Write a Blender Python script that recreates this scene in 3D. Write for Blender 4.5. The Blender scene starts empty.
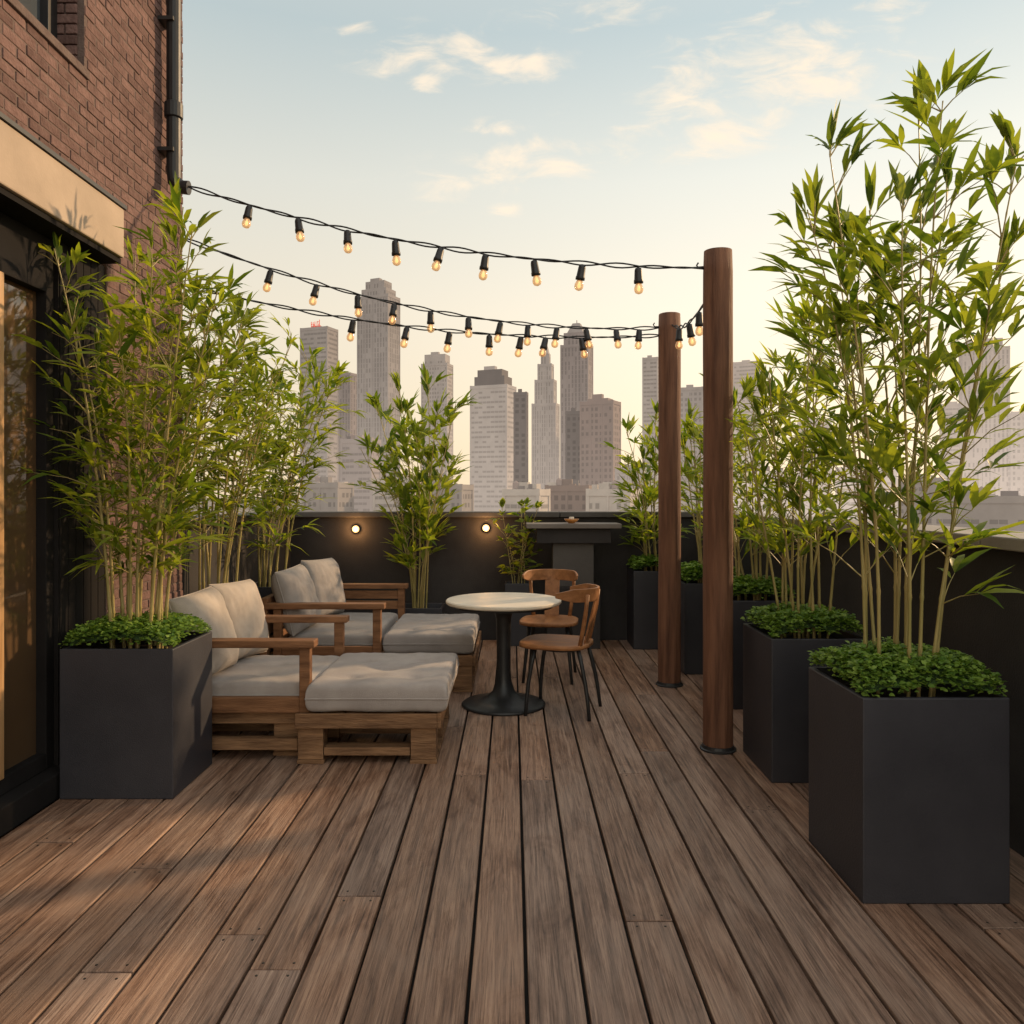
import bpy, bmesh, math, random
from mathutils import Vector, Matrix, noise as mnoise
scene = bpy.context.scene
COL = scene.collection
R = math.radians
F, HOR, CAMH = 800.0, 495.0, 1.5
def PX(px, Y): return (px-512)*Y/F
def PZ(py, Y): return CAMH-(py-HOR)*Y/F

# ------------------------------------------------------------------ helpers
class MB:
    def __init__(s): s.v=[]; s.f=[]; s.mi=[]; s.cur=0
    def add(s, vs, fs):
        o=len(s.v); s.v.extend([tuple(p) for p in vs])
        for f in fs: s.f.append(tuple(i+o for i in f)); s.mi.append(s.cur)
    def box(s,x0,x1,y0,y1,z0,z1):
        s.add([(x0,y0,z0),(x1,y0,z0),(x1,y1,z0),(x0,y1,z0),(x0,y0,z1),(x1,y0,z1),(x1,y1,z1),(x0,y1,z1)],
              [(3,2,1,0),(4,5,6,7),(0,1,5,4),(1,2,6,5),(2,3,7,6),(3,0,4,7)])
        return s
    def frustum(s,x0,x1,y0,y1,z0,z1,ix,iy):
        s.add([(x0,y0,z0),(x1,y0,z0),(x1,y1,z0),(x0,y1,z0),(x0+ix,y0+iy,z1),(x1-ix,y0+iy,z1),(x1-ix,y1-iy,z1),(x0+ix,y1-iy,z1)],
              [(3,2,1,0),(4,5,6,7),(0,1,5,4),(1,2,6,5),(2,3,7,6),(3,0,4,7)])
    def tube(s,pts,rad,n=8,cap=True):
        pts=[Vector(p) for p in pts]
        if not isinstance(rad,(list,tuple)): rad=[rad]*len(pts)
        vs=[]; fs=[]; a=None
        for i,p in enumerate(pts):
            d=(pts[min(i+1,len(pts)-1)]-pts[max(i-1,0)]).normalized()
            if a is None:
                a=d.cross(Vector((0,0,1)))
                if a.length<1e-3: a=Vector((1,0,0))
                a.normalize()
            else:
                a=(a-d*a.dot(d))
                if a.length<1e-4: a=d.orthogonal()
                a.normalize()
            b=d.cross(a)
            for k in range(n):
                t=2*math.pi*k/n
                vs.append(p+(a*math.cos(t)+b*math.sin(t))*rad[i])
        for i in range(len(pts)-1):
            for k in range(n):
                k2=(k+1)%n
                fs.append((i*n+k,i*n+k2,(i+1)*n+k2,(i+1)*n+k))
        if cap:
            fs.append(tuple(reversed(range(n)))); fs.append(tuple(range((len(pts)-1)*n,len(pts)*n)))
        s.add(vs,fs)
    def lathe(s,prof,n=32,c=(0,0,0)):
        vs=[];fs=[]
        for r,z in prof:
            for k in range(n):
                t=2*math.pi*k/n; vs.append((c[0]+r*math.cos(t),c[1]+r*math.sin(t),c[2]+z))
        for i in range(len(prof)-1):
            for k in range(n):
                k2=(k+1)%n; fs.append((i*n+k,i*n+k2,(i+1)*n+k2,(i+1)*n+k))
        fs.append(tuple(reversed(range(n)))); fs.append(tuple(range((len(prof)-1)*n,len(prof)*n)))
        s.add(vs,fs)
    def leaf(s,p,d,L,W,droop=0.25,roll=0.0,fold=0.25):
        d=Vector(d).normalized(); up=Vector((0,0,1))
        sd=d.cross(up)
        if sd.length<0.05: sd=Vector((1,0,0))
        sd.normalize(); n=sd.cross(d)
        if roll:
            q=Matrix.Rotation(roll,3,d); sd=q@sd; n=q@n
        def c(t): return p+d*(L*t)-up*(droop*L*t*t)
        vs=[c(0)]
        for t,w in ((.3,1.0),(.62,.8)):
            m=c(t)
            vs+= [m+sd*W*.5*w+n*W*fold*w*.5, m, m-sd*W*.5*w+n*W*fold*w*.5]
        vs.append(c(1))
        s.add(vs,[(0,2,1),(0,3,2),(1,2,5,4),(2,3,6,5),(4,5,7),(5,6,7)])
    def build(s,name,mat,parent=None,smooth=False,bevel=0,loc=None,sub=0):
        me=bpy.data.meshes.new(name); me.from_pydata(s.v,[],s.f)
        mats=mat if isinstance(mat,(list,tuple)) else [mat]
        for m in mats: me.materials.append(m)
        if len(mats)>1: me.polygons.foreach_set('material_index',s.mi)
        if smooth: me.polygons.foreach_set('use_smooth',[True]*len(me.polygons))
        me.update()
        o=bpy.data.objects.new(name,me); COL.objects.link(o)
        if parent: o.parent=parent
        if loc: o.location=loc
        if bevel:
            b=o.modifiers.new('bevel','BEVEL'); b.width=bevel; b.segments=2; b.limit_method='ANGLE'; b.angle_limit=R(40)
        return o
def tag(o,label=None,cat=None,group=None,kind=None):
    if label: o['label']=label
    if cat: o['category']=cat
    if group: o['group']=group
    if kind: o['kind']=kind
    return o
def empty(name,loc,rz=0,label=None,cat=None,group=None):
    o=bpy.data.objects.new(name,None); COL.objects.link(o); o.empty_display_size=.1
    o.location=loc; o.rotation_euler=(0,0,rz); tag(o,label,cat,group); return o
def copy_tree(o,parent=None):
    c=o.copy(); COL.objects.link(c); c.parent=parent
    for ch in list(o.children): copy_tree(ch,c)
    return c

# ------------------------------------------------------------------ materials
def base(name):
    m=bpy.data.materials.new(name); m.use_nodes=True; nt=m.node_tree
    return m,nt,nt.nodes['Principled BSDF']
def N(nt,t,**kw):
    n=nt.nodes.new(t)
    for k,v in kw.items(): setattr(n,k,v)
    return n
def pm(name,c1,c2,scale=6,rough=.6,metal=0,bump=.15,bscale=80,stretch=(1,1,1),island=0,detail=6,spec=.5,rvar=.15,contrast=(.3,.7)):
    m,nt,b=base(name); L=nt.links.new
    tc=N(nt,'ShaderNodeTexCoord'); mp=N(nt,'ShaderNodeMapping'); mp.inputs['Scale'].default_value=stretch
    vec=tc.outputs['Object']
    if island:
        g=N(nt,'ShaderNodeNewGeometry'); ad=N(nt,'ShaderNodeVectorMath',operation='MULTIPLY_ADD')
        cb=N(nt,'ShaderNodeCombineXYZ')
        for i in range(3): L(g.outputs['Random Per Island'],cb.inputs[i])
        L(cb.outputs[0],ad.inputs[0]); ad.inputs[1].default_value=(37,51,43); L(vec,ad.inputs[2]); vec=ad.outputs[0]
    L(vec,mp.inputs['Vector'])
    n=N(nt,'ShaderNodeTexNoise'); n.inputs['Scale'].default_value=scale; n.inputs['Detail'].default_value=detail; n.inputs['Roughness'].default_value=.62
    L(mp.outputs[0],n.inputs['Vector'])
    r=N(nt,'ShaderNodeValToRGB'); r.color_ramp.elements[0].position=contrast[0]; r.color_ramp.elements[1].position=contrast[1]
    r.color_ramp.elements[0].color=(*c1,1); r.color_ramp.elements[1].color=(*c2,1)
    L(n.outputs['Fac'],r.inputs[0]); col=r.outputs[0]
    if island:
        hs=N(nt,'ShaderNodeHueSaturation'); ma=N(nt,'ShaderNodeMapRange')
        ma.inputs['To Min'].default_value=1-island; ma.inputs['To Max'].default_value=1+island
        L(g.outputs['Random Per Island'],ma.inputs[0]); L(ma.outputs[0],hs.inputs['Value']); L(col,hs.inputs['Color']); col=hs.outputs[0]
    L(col,b.inputs['Base Color'])
    mr=N(nt,'ShaderNodeMapRange'); mr.inputs['To Min'].default_value=max(0,rough-rvar); mr.inputs['To Max'].default_value=min(1,rough+rvar)
    L(n.outputs['Fac'],mr.inputs[0]); L(mr.outputs[0],b.inputs['Roughness'])
    b.inputs['Metallic'].default_value=metal; b.inputs['Specular IOR Level'].default_value=spec
    if bump:
        n2=N(nt,'ShaderNodeTexNoise'); n2.inputs['Scale'].default_value=bscale; n2.inputs['Detail'].default_value=4
        L(mp.outputs[0],n2.inputs['Vector'])
        bp=N(nt,'ShaderNodeBump'); bp.inputs['Strength'].default_value=bump; bp.inputs['Distance'].default_value=.01
        L(n2.outputs['Fac'],bp.inputs['Height']); L(bp.outputs[0],b.inputs['Normal'])
    return m
def deck_mat():
    m,nt,b=base('deck_wood'); L=nt.links.new
    tc=N(nt,'ShaderNodeTexCoord'); g=N(nt,'ShaderNodeNewGeometry')
    cb=N(nt,'ShaderNodeCombineXYZ')
    for i in range(3): L(g.outputs['Random Per Island'],cb.inputs[i])
    ad=N(nt,'ShaderNodeVectorMath',operation='MULTIPLY_ADD'); ad.inputs[1].default_value=(31,57,0)
    L(cb.outputs[0],ad.inputs[0]); L(tc.outputs['Object'],ad.inputs[2])
    def noi(st,sc,det,dist=0,ro=.65):
        mp=N(nt,'ShaderNodeMapping'); mp.inputs['Scale'].default_value=st; L(ad.outputs[0],mp.inputs[0])
        n=N(nt,'ShaderNodeTexNoise'); n.inputs['Scale'].default_value=sc; n.inputs['Detail'].default_value=det; n.inputs['Distortion'].default_value=dist
        n.inputs['Roughness'].default_value=ro
        L(mp.outputs[0],n.inputs['Vector']); return n
    grain=noi((16,.6,16),2.2,11,1.2,.72); fine=noi((75,1.3,75),3,8,.3,.7); blot=noi((3.0,1.0,2),1.8,8,1.0)
    r=N(nt,'ShaderNodeValToRGB'); e=r.color_ramp.elements
    e[0].position=.34; e[0].color=(.095,.052,.035,1); e[1].position=.66; e[1].color=(.43,.28,.195,1)
    x=e.new(.5); x.color=(.275,.165,.112,1)
    L(grain.outputs['Fac'],r.inputs[0])
    m2=N(nt,'ShaderNodeMix',data_type='RGBA',blend_type='MULTIPLY'); m2.inputs[0].default_value=.8
    r2=N(nt,'ShaderNodeValToRGB'); r2.color_ramp.elements[0].position=.38; r2.color_ramp.elements[0].color=(.34,.28,.25,1); r2.color_ramp.elements[1].position=.50; r2.color_ramp.elements[1].color=(1,1,1,1)
    L(fine.outputs['Fac'],r2.inputs[0]); L(r.outputs[0],m2.inputs[6]); L(r2.outputs[0],m2.inputs[7])
    m3=N(nt,'ShaderNodeMix',data_type='RGBA',blend_type='MIX')
    r3=N(nt,'ShaderNodeMapRange'); r3.inputs[1].default_value=.45; r3.inputs[2].default_value=.75; r3.inputs[4].default_value=.42
    L(blot.outputs['Fac'],r3.inputs[0]); L(r3.outputs[0],m3.inputs[0]); L(m2.outputs[2],m3.inputs[6]); m3.inputs[7].default_value=(.34,.25,.195,1)
    m4=N(nt,'ShaderNodeMix',data_type='RGBA',blend_type='MULTIPLY'); m4.inputs[7].default_value=(.52,.44,.39,1)
    r4=N(nt,'ShaderNodeMapRange'); r4.inputs[1].default_value=.49; r4.inputs[2].default_value=.30; r4.inputs[4].default_value=.85
    L(blot.outputs['Fac'],r4.inputs[0]); L(r4.outputs[0],m4.inputs[0]); L(m3.outputs[2],m4.inputs[6])
    hs=N(nt,'ShaderNodeHueSaturation'); ma=N(nt,'ShaderNodeMapRange'); ma.inputs['To Min'].default_value=.84; ma.inputs['To Max'].default_value=1.2
    L(g.outputs['Random Per Island'],ma.inputs[0]); L(ma.outputs[0],hs.inputs['Value'])
    fr=N(nt,'ShaderNodeMath',operation='FRACT'); mu=N(nt,'ShaderNodeMath',operation='MULTIPLY'); mu.inputs[1].default_value=17.3
    L(g.outputs['Random Per Island'],mu.inputs[0]); L(mu.outputs[0],fr.inputs[0])
    ms=N(nt,'ShaderNodeMapRange'); ms.inputs['To Min'].default_value=.86; ms.inputs['To Max'].default_value=1.08; L(fr.outputs[0],ms.inputs[0]); L(ms.outputs[0],hs.inputs['Saturation'])
    L(m4.outputs[2],hs.inputs['Color'])
    L(hs.outputs[0],b.inputs['Base Color'])
    rr=N(nt,'ShaderNodeMapRange'); rr.inputs['To Min'].default_value=.32; rr.inputs['To Max'].default_value=.66; L(grain.outputs['Fac'],rr.inputs[0]); L(rr.outputs[0],b.inputs['Roughness'])
    b.inputs['Specular IOR Level'].default_value=.45
    bp=N(nt,'ShaderNodeBump'); bp.inputs['Strength'].default_value=.45; bp.inputs['Distance'].default_value=.006
    sm=N(nt,'ShaderNodeMath',operation='ADD'); L(grain.outputs['Fac'],sm.inputs[0]); L(fine.outputs['Fac'],sm.inputs[1]); L(sm.outputs[0],bp.inputs['Height']); L(bp.outputs[0],b.inputs['Normal'])
    return m
def leaf_mat(name,dark,light,trans,tf=.4):
    m,nt,b=base(name); L=nt.links.new
    g=N(nt,'ShaderNodeNewGeometry'); r=N(nt,'ShaderNodeValToRGB')
    r.color_ramp.elements[0].color=(*dark,1); r.color_ramp.elements[1].color=(*light,1)
    L(g.outputs['Random Per Island'],r.inputs[0]); L(r.outputs[0],b.inputs['Base Color'])
    b.inputs['Roughness'].default_value=.5; b.inputs['Specular IOR Level'].default_value=.3
    t=N(nt,'ShaderNodeBsdfTranslucent'); mm=N(nt,'ShaderNodeMix',data_type='RGBA',blend_type='MULTIPLY'); mm.inputs[0].default_value=1
    L(r.outputs[0],mm.inputs[6]); mm.inputs[7].default_value=(*trans,1); L(mm.outputs[2],t.inputs[0])
    mx=N(nt,'ShaderNodeMixShader'); mx.inputs[0].default_value=tf
    L(b.outputs[0],mx.inputs[1]); L(t.outputs[0],mx.inputs[2]); L(mx.outputs[0],nt.nodes['Material Output'].inputs[0])
    return m
def emis(name,col,st,basec=(.6,.4,.2)):
    m,nt,b=base(name); b.inputs['Base Color'].default_value=(*basec,1); b.inputs['Emission Color'].default_value=(*col,1); b.inputs['Emission Strength'].default_value=st
    b.inputs['Roughness'].default_value=.15
    m.cycles.emission_sampling='NONE'
    return m
HAZE=(.90,.745,.63)  # aerial haze put into the building materials as emission, stronger near the ground
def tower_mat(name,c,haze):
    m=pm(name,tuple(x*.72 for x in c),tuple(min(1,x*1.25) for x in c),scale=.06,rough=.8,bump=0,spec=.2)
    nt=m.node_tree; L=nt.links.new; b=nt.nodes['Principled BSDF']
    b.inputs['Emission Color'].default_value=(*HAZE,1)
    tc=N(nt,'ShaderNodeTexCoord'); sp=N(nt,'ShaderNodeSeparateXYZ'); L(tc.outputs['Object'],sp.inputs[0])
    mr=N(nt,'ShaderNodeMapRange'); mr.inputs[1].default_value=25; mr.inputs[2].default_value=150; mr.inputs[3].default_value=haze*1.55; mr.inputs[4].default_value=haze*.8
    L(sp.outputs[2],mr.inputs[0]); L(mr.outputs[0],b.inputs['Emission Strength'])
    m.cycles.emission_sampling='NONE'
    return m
def bulb_mat():
    m,nt,b=base('bulb_glass'); L=nt.links.new
    b.inputs['Base Color'].default_value=(.72,.55,.36,1); b.inputs['Roughness'].default_value=.08; b.inputs['Specular IOR Level'].default_value=.8
    b.inputs['Emission Color'].default_value=(1,.60,.28,1); b.inputs['Emission Strength'].default_value=.14
    t=N(nt,'ShaderNodeBsdfTransparent'); t.inputs[0].default_value=(1,.86,.66,1)
    lw=N(nt,'ShaderNodeLayerWeight'); lw.inputs[0].default_value=.35
    mr=N(nt,'ShaderNodeMapRange'); mr.inputs[3].default_value=.32; mr.inputs[4].default_value=.92; L(lw.outputs['Facing'],mr.inputs[0])
    mx=N(nt,'ShaderNodeMixShader'); L(mr.outputs[0],mx.inputs[0]); L(t.outputs[0],mx.inputs[1]); L(b.outputs[0],mx.inputs[2]); L(mx.outputs[0],nt.nodes['Material Output'].inputs[0])
    m.cycles.emission_sampling='NONE'
    return m

M={}
M['deck']=deck_mat()
M['screw']=pm('screw_steel',(.05,.045,.04),(.09,.08,.07),rough=.5,metal=.8,bump=0)
M['dark']=pm('under_deck',(.012,.01,.009),(.02,.017,.015),rough=.95,bump=0)
M['brick']=pm('brick_face',(.110,.066,.059),(.195,.122,.109),scale=11,rough=.94,bump=.9,bscale=50,island=.20,spec=.15,rvar=.05)
M['mortar']=pm('mortar',(.115,.082,.074),(.165,.125,.111),scale=12,rough=.95,bump=.6,spec=.1,rvar=.04)
M['black']=pm('black_cladding',(.010,.009,.009),(.018,.016,.016),scale=3,rough=.85,bump=.05,spec=.12)
M['blackmetal']=pm('black_metal',(.012,.012,.013),(.022,.022,.023),scale=8,rough=.45,metal=.0,bump=.03,spec=.4)
M['fascia']=pm('beige_render',(.35,.275,.21),(.45,.355,.275),scale=3,rough=.8,bump=.1,spec=.2)
M['jamb']=pm('oak_jamb',(.34,.19,.08),(.48,.29,.14),scale=4,stretch=(8,8,.6),rough=.45,bump=.1)
M['parapet']=pm('charcoal_render',(.026,.023,.023),(.048,.043,.042),scale=2.2,rough=.8,bump=.3,bscale=120,spec=.25)
M['coping']=pm('coping_stone',(.19,.16,.138),(.30,.26,.22),scale=2.5,rough=.6,bump=.15,bscale=60)
M['coping2']=pm('coping_dark',(.06,.053,.05),(.10,.09,.082),scale=2.5,rough=.65,bump=.15,bscale=60,spec=.3)
M['ledge']=pm('ledge_stone',(.13,.11,.096),(.20,.17,.15),scale=2.5,rough=.6,bump=.15,bscale=60,spec=.3)
M['planter']=pm('planter_charcoal',(.024,.024,.030),(.042,.041,.049),scale=2.5,rough=.5,bump=.15,bscale=150,contrast=(.2,.8),spec=.4)
M['soil']=pm('soil',(.012,.008,.005),(.04,.026,.017),scale=40,rough=1,bump=1,bscale=90)
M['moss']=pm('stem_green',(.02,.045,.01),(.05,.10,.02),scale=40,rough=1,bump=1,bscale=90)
M['cane']=pm('bamboo_cane',(.21,.19,.055),(.42,.31,.12),scale=4,rough=.45,bump=.05,stretch=(1,1,.5))
M['leafA']=leaf_mat('leaf_bright',(.070,.125,.013),(.29,.325,.042),(2.1,2.0,.8),.48)
M['leafB']=leaf_mat('leaf_deep',(.060,.110,.015),(.25,.29,.04),(2.1,2.0,.8),.46)
M['cover']=leaf_mat('cover_leaf',(.07,.15,.022),(.25,.36,.06),(1.4,1.5,.8),.3)
M['post']=pm('post_timber',(.070,.030,.018),(.225,.108,.063),scale=3,stretch=(7,7,.5),rough=.75,bump=.6,bscale=14,detail=9,spec=.25)
M['pallet']=pm('pallet_wood',(.10,.048,.023),(.37,.205,.105),scale=3,stretch=(1.2,7,9),rough=.7,bump=.7,bscale=14,island=.32,detail=10,spec=.25)
M['arm']=pm('arm_wood',(.115,.050,.022),(.29,.138,.065),scale=3,stretch=(1.2,8,8),rough=.6,bump=.35,bscale=14,island=.15,spec=.25)
M['chairwood']=pm('bentwood',(.18,.070,.024),(.36,.16,.062),scale=3,stretch=(1.5,6,6),rough=.5,bump=.08,bscale=16,spec=.3)
def fabric(name,c1,c2):
    m=pm(name,c1,c2,scale=5,rough=.95,bump=.45,bscale=240,spec=.1,rvar=.03)
    m.node_tree.nodes['Principled BSDF'].inputs['Sheen Weight'].default_value=.1
    return m
M['fabric']=fabric('grey_linen',(.30,.262,.243),(.40,.355,.33))
M['fabric2']=fabric('sand_linen',(.38,.32,.27),(.48,.41,.35))
M['fabric3']=fabric('ash_linen',(.255,.23,.22),(.335,.305,.29))
M['tabletop']=pm('cream_stone',(.58,.51,.41),(.70,.62,.50),scale=5,rough=.45,bump=.03,spec=.3)
M['bulb']=bulb_mat()
M['filament']=emis('filament',(1,.60,.30),1.9,(.8,.4,.1))
M['lamp']=emis('lamp_lens',(1,.55,.22),2.1)
M['amber']=pm('amber_glaze',(.45,.16,.03),(.60,.25,.06),rough=.2,bump=.03)
M['ground']=pm('city_ground',(.14,.12,.11),(.26,.23,.21),scale=.02,rough=.95,bump=0)
def glass_mat(name,c):
    m=pm(name,c,tuple(x*1.3 for x in c),scale=1.2,rough=.05,bump=0,spec=1.0,rvar=.02); return m
M['glass']=glass_mat('door_glass',(.085,.052,.028))
M['glass2']=glass_mat('window_glass',(.06,.07,.08))

# ------------------------------------------------------------------ deck
rnd=random.Random(5)
mb=MB(); sc=MB()
pw,gap=.176,.012
x=-2.42; row=0
while x<2.12:
    y=-1.5-rnd.random()*3.2
    while y<8.28:
        ln=rnd.uniform(2.4,4.8); y0=max(y,-1.5); y1=min(y+ln,8.28)
        if y1>-1.5 and y1-y0>.05:
            dz=rnd.uniform(-.0015,.0015)
            mb.box(x+gap/2,min(x+pw,2.13)-gap/2,y0+.003,y1-.003,-.032+dz,0+dz)
            for yy in (y0+.035,y1-.035):
                for fx in (.22,.78):
                    sc.lathe([(.0045,-.002),(.0045,.0012),(.003,.0016)],8,(x+pw*fx,yy,dz))
        y+=ln
    x+=pw; row+=1
deck=mb.build('deck',M['deck'],bevel=.004); tag(deck,kind='structure')
sc.build('screw_heads',M['screw'],deck); deck.children[0]['kind']='stuff'
mb=MB(); mb.box(-2.7,2.35,-1.6,8.5,-.4,-.04); tag(mb.build('floor',M['dark']),kind='structure')
mb=MB(); mb.add([(-6000,-6000,-30),(6000,-6000,-30),(6000,9000,-30),(-6000,9000,-30)],[(0,1,2,3)])
tag(mb.build('ground',M['ground']),kind='structure')

# ------------------------------------------------------------------ brick building
bld=empty('brick_building',(-2.3,2.0,0),0,'brown brick building wall with glass door and dark window at left','building')
O=Vector((-2.3,2.0,0))
def lb(mbx,x0,x1,y0,y1,z0,z1): mbx.box(x0-O.x,x1-O.x,y0-O.y,y1-O.y,z0,z1)
mb=MB(); xb,xf=-2.62,-2.305
lb(mb,xb,xf,4.55,5.59,-.3,3.79); lb(mb,xb,xf,-1.6,4.55,3.112,3.79)
lb(mb,xb,xf,4.31,5.59,3.79,7.0); lb(mb,xb,xf,-1.6,3.15,3.79,7.0); lb(mb,xb,xf,3.15,4.31,5.3,7.0)
mb.build('wall',M['mortar'],bld)
br=MB(); ch,cl,mo=.056,.180,.007
def inside(z0,z1):
    segs=[(2.4,5.595)]
    def cut(a,b):
        out=[]
        for s0,s1 in segs:
            if b<=s0 or a>=s1: out.append((s0,s1)); continue
            if a>s0: out.append((s0,a))
            if b<s1: out.append((b,s1))
        return out
    zc=(z0+z1)/2
    if zc<3.118: segs=cut(-9,4.552)
    if 3.79<zc<5.3: segs=cut(3.15,4.31)
    return segs
k=0; z=0
while z<6.2:
    for s0,s1 in inside(z,z+ch):
        y=2.0+(cl/2 if k%2 else 0)+rnd.uniform(-.014,.014)
        while y<5.7:
            a=max(y,s0); b=min(y+cl-mo,s1)
            if b-a>.025:
                j=rnd.uniform(-.003,.002)
                lb(br,-2.33,-2.300+j,a+rnd.uniform(0,.004),b-rnd.uniform(0,.004),z+mo/2+rnd.uniform(-.002,.002),z+ch-mo/2+rnd.uniform(-.001,.001))
            y+=cl
    if 3.79<z<5.25:
        off=.06 if k%2 else .0
        for a,b in ((-2.60,-2.47+off),(-2.459+off,-2.34)):
            lb(br,a,b,4.296,4.33,z+mo/2,z+ch-mo/2)
    z+=ch; k+=1
br.build('brick_facing',M['brick'],bld,bevel=.004)
w=MB()
lb(w,-2.52,-2.44,4.21,4.295,3.80,5.29); lb(w,-2.52,-2.44,3.16,3.24,3.80,5.29); lb(w,-2.52,-2.44,3.24,4.21,3.80,3.88); lb(w,-2.52,-2.44,3.24,4.21,4.55,4.60)
wf=w.build('window',M['blackmetal'],bld,bevel=.004)
w=MB(); lb(w,-2.495,-2.485,3.24,4.21,3.88,5.29); w.build('pane',M['glass2'],wf)
w=MB(); lb(w,-2.6,-2.285,3.12,4.335,3.745,3.792); w.build('sill',M['mortar'],wf,bevel=.005)
f=MB(); lb(f,-2.6,-2.18,-1.6,4.50,2.83,3.105); f.build('fascia',M['fascia'],bld,bevel=.008)
f=MB(); lb(f,-2.6,-2.17,-1.6,4.51,3.106,3.128); f.build('flashing',M['blackmetal'],bld)
f=MB(); lb(f,-2.6,-2.2,-1.6,4.50,2.80,2.828); f.build('soffit',M['black'],bld)
f=MB(); lb(f,-2.6,-2.32,4.09,4.548,.0,2.798)
for i in range(6): lb(f,-2.319,-2.314,4.10+i*.075,4.168+i*.075,.0,2.798)
f.build('cladding_panel',M['black'],bld)
d=MB()
lb(d,-2.44,-2.34,4.02,4.088,.12,2.797); lb(d,-2.44,-2.34,-1.5,4.02,2.52,2.797); lb(d,-2.44,-2.34,-1.5,4.02,.121,.20)
lb(d,-2.44,-2.34,3.05,3.12,.20,2.52)
dr=d.build('door',M['black'],bld,bevel=.004)
d=MB(); lb(d,-2.40,-2.392,-1.5,4.02,.20,2.52); d.build('pane',M['glass'],dr)
d=MB(); lb(d,-2.38,-2.325,3.60,3.665,.201,2.519); d.build('jamb',M['jamb'],dr,bevel=.004)
d=MB(); lb(d,-2.6,-2.25,-1.6,4.3,-.03,.118); d.build('threshold',M['black'],bld,bevel=.006)
p=MB(); px_,py_=-2.22-O.x,5.25-O.y
p.tube([(px_,py_,7),(px_,py_,3.62),(px_+.005,py_,3.56),(px_+.05,py_,3.52),(px_+.10,py_,3.515)],.045,14)
for zz in (4.02,5.6): p.lathe([(.052,-.05),(.058,-.045),(.058,.045),(.052,.05)],16,(px_,py_,zz))
for zz in (3.75,4.6): p.box(px_-.09,px_+.02,py_-.06,py_+.06,zz-.012,zz+.012)
p.build('downpipe',M['blackmetal'],bld,smooth=False)

# ------------------------------------------------------------------ parapets
def parapet(label,x0,x1,y0,y1,cap,capmat,h=1.27):
    c=((x0+x1)/2,(y0+y1)/2,0); e=empty('parapet_wall',c,0,label,'wall')
    m=MB(); m.box(x0-c[0],x1-c[0],y0-c[1],y1-c[1],-.35,h); m.build('wall_face',M['parapet'],e)
    m=MB(); cx0,cx1,cy0,cy1=cap
    ln=max(cx1-cx0,cy1-cy0); n=max(1,round(ln/1.8))
    for i in range(n):
        if cx1-cx0>cy1-cy0: m.box(cx0+ln*i/n+.003-c[0],cx0+ln*(i+1)/n-.003-c[0],cy0-c[1],cy1-c[1],h,h+.055)
        else: m.box(cx0-c[0],cx1-c[0],cy0+ln*i/n+.003-c[1],cy0+ln*(i+1)/n-.003-c[1],h,h+.055)
    m.build('coping',capmat,e,bevel=.006); return e
parapet('charcoal parapet wall closing the far end of the deck',-2.6,2.4,8.30,8.55,(-2.6,2.04,8.25,8.60),M['coping2'])
parapet('charcoal parapet wall with pale coping along the right side',2.12,2.4,-1.6,8.298,(2.045,2.45,-1.6,8.60),M['coping'])
parapet('short charcoal parapet wall at left beyond the brick corner',-2.6,-2.3,5.6,8.298,(-2.65,-2.26,5.61,8.248),M['coping2'])

# ------------------------------------------------------------------ wall lamps
lm=empty('wall_lamp',(PX(356,8.28),8.297,PZ(529,8.28)),0,'lit round wall lamp on far parapet, left of the leafy shrub','lamp','round lamps on the far parapet')
m=MB(); m.lathe([(.034,0),(.037,.006),(.037,.018),(.032,.021)],24); o=m.build('housing',M['blackmetal'],lm,smooth=False); o.rotation_euler=(R(90),0,0)
m=MB(); m.lathe([(.0315,.0212),(.036,.030),(.034,.045),(.022,.058),(.004,.062)],24); o2=m.build('lens',M['lamp'],o,smooth=True)
pl=bpy.data.lights.new('lamp_glow','POINT'); pl.energy=4.2; pl.color=(1,.50,.18); pl.shadow_soft_size=.02
plo=bpy.data.objects.new('lamp_glow',pl); COL.objects.link(plo); plo.parent=lm; plo.location=(0,-.10,0)
l2=copy_tree(lm); l2.location=(PX(486,8.28),8.297,PZ(528,8.28)); l2['label']='lit round wall lamp on far parapet, above and left of cafe table'

# ------------------------------------------------------------------ planters
def planter_mesh(w,d,h):
    t=.022; m=MB(); a,b=w/2,d/2; i,j=a-t,b-t
    v=[(-a,-b,0),(a,-b,0),(a,b,0),(-a,b,0),(-a,-b,h),(a,-b,h),(a,b,h),(-a,b,h),(-i,-j,h),(i,-j,h),(i,j,h),(-i,j,h),(-i,-j,h-.12),(i,-j,h-.12),(i,j,h-.12),(-i,j,h-.12)]
    f=[(3,2,1,0),(0,1,5,4),(1,2,6,5),(2,3,7,6),(3,0,4,7),(4,5,9,8),(5,6,10,9),(6,7,11,10),(7,4,8,11),(8,9,13,12),(9,10,14,13),(10,11,15,14),(11,8,12,15)]
    m.add(v,f); return m
def planter(x,y,w,d,h,label,rz=0):
    e=empty('planter',(x,y,.001),rz,label,'planter','charcoal box planters')
    planter_mesh(w,d,h).build('box',M['planter'],e,bevel=.005)
    m=MB(); n=14
    vs=[];fs=[]
    for i in range(n+1):
        for j in range(n+1):
            u=(i/n-.5)*(w-.046); v=(j/n-.5)*(d-.046)
            vs.append((u,v,h-.05+.015*mnoise.noise(Vector((u*9+x,v*9+y,0)))))
    for i in range(n):
        for j in range(n): k=i*(n+1)+j; fs.append((k,k+n+1,k+n+2,k+1))
    m.add(vs,fs); m.build('soil',M['soil'],e,smooth=True); return e
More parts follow.
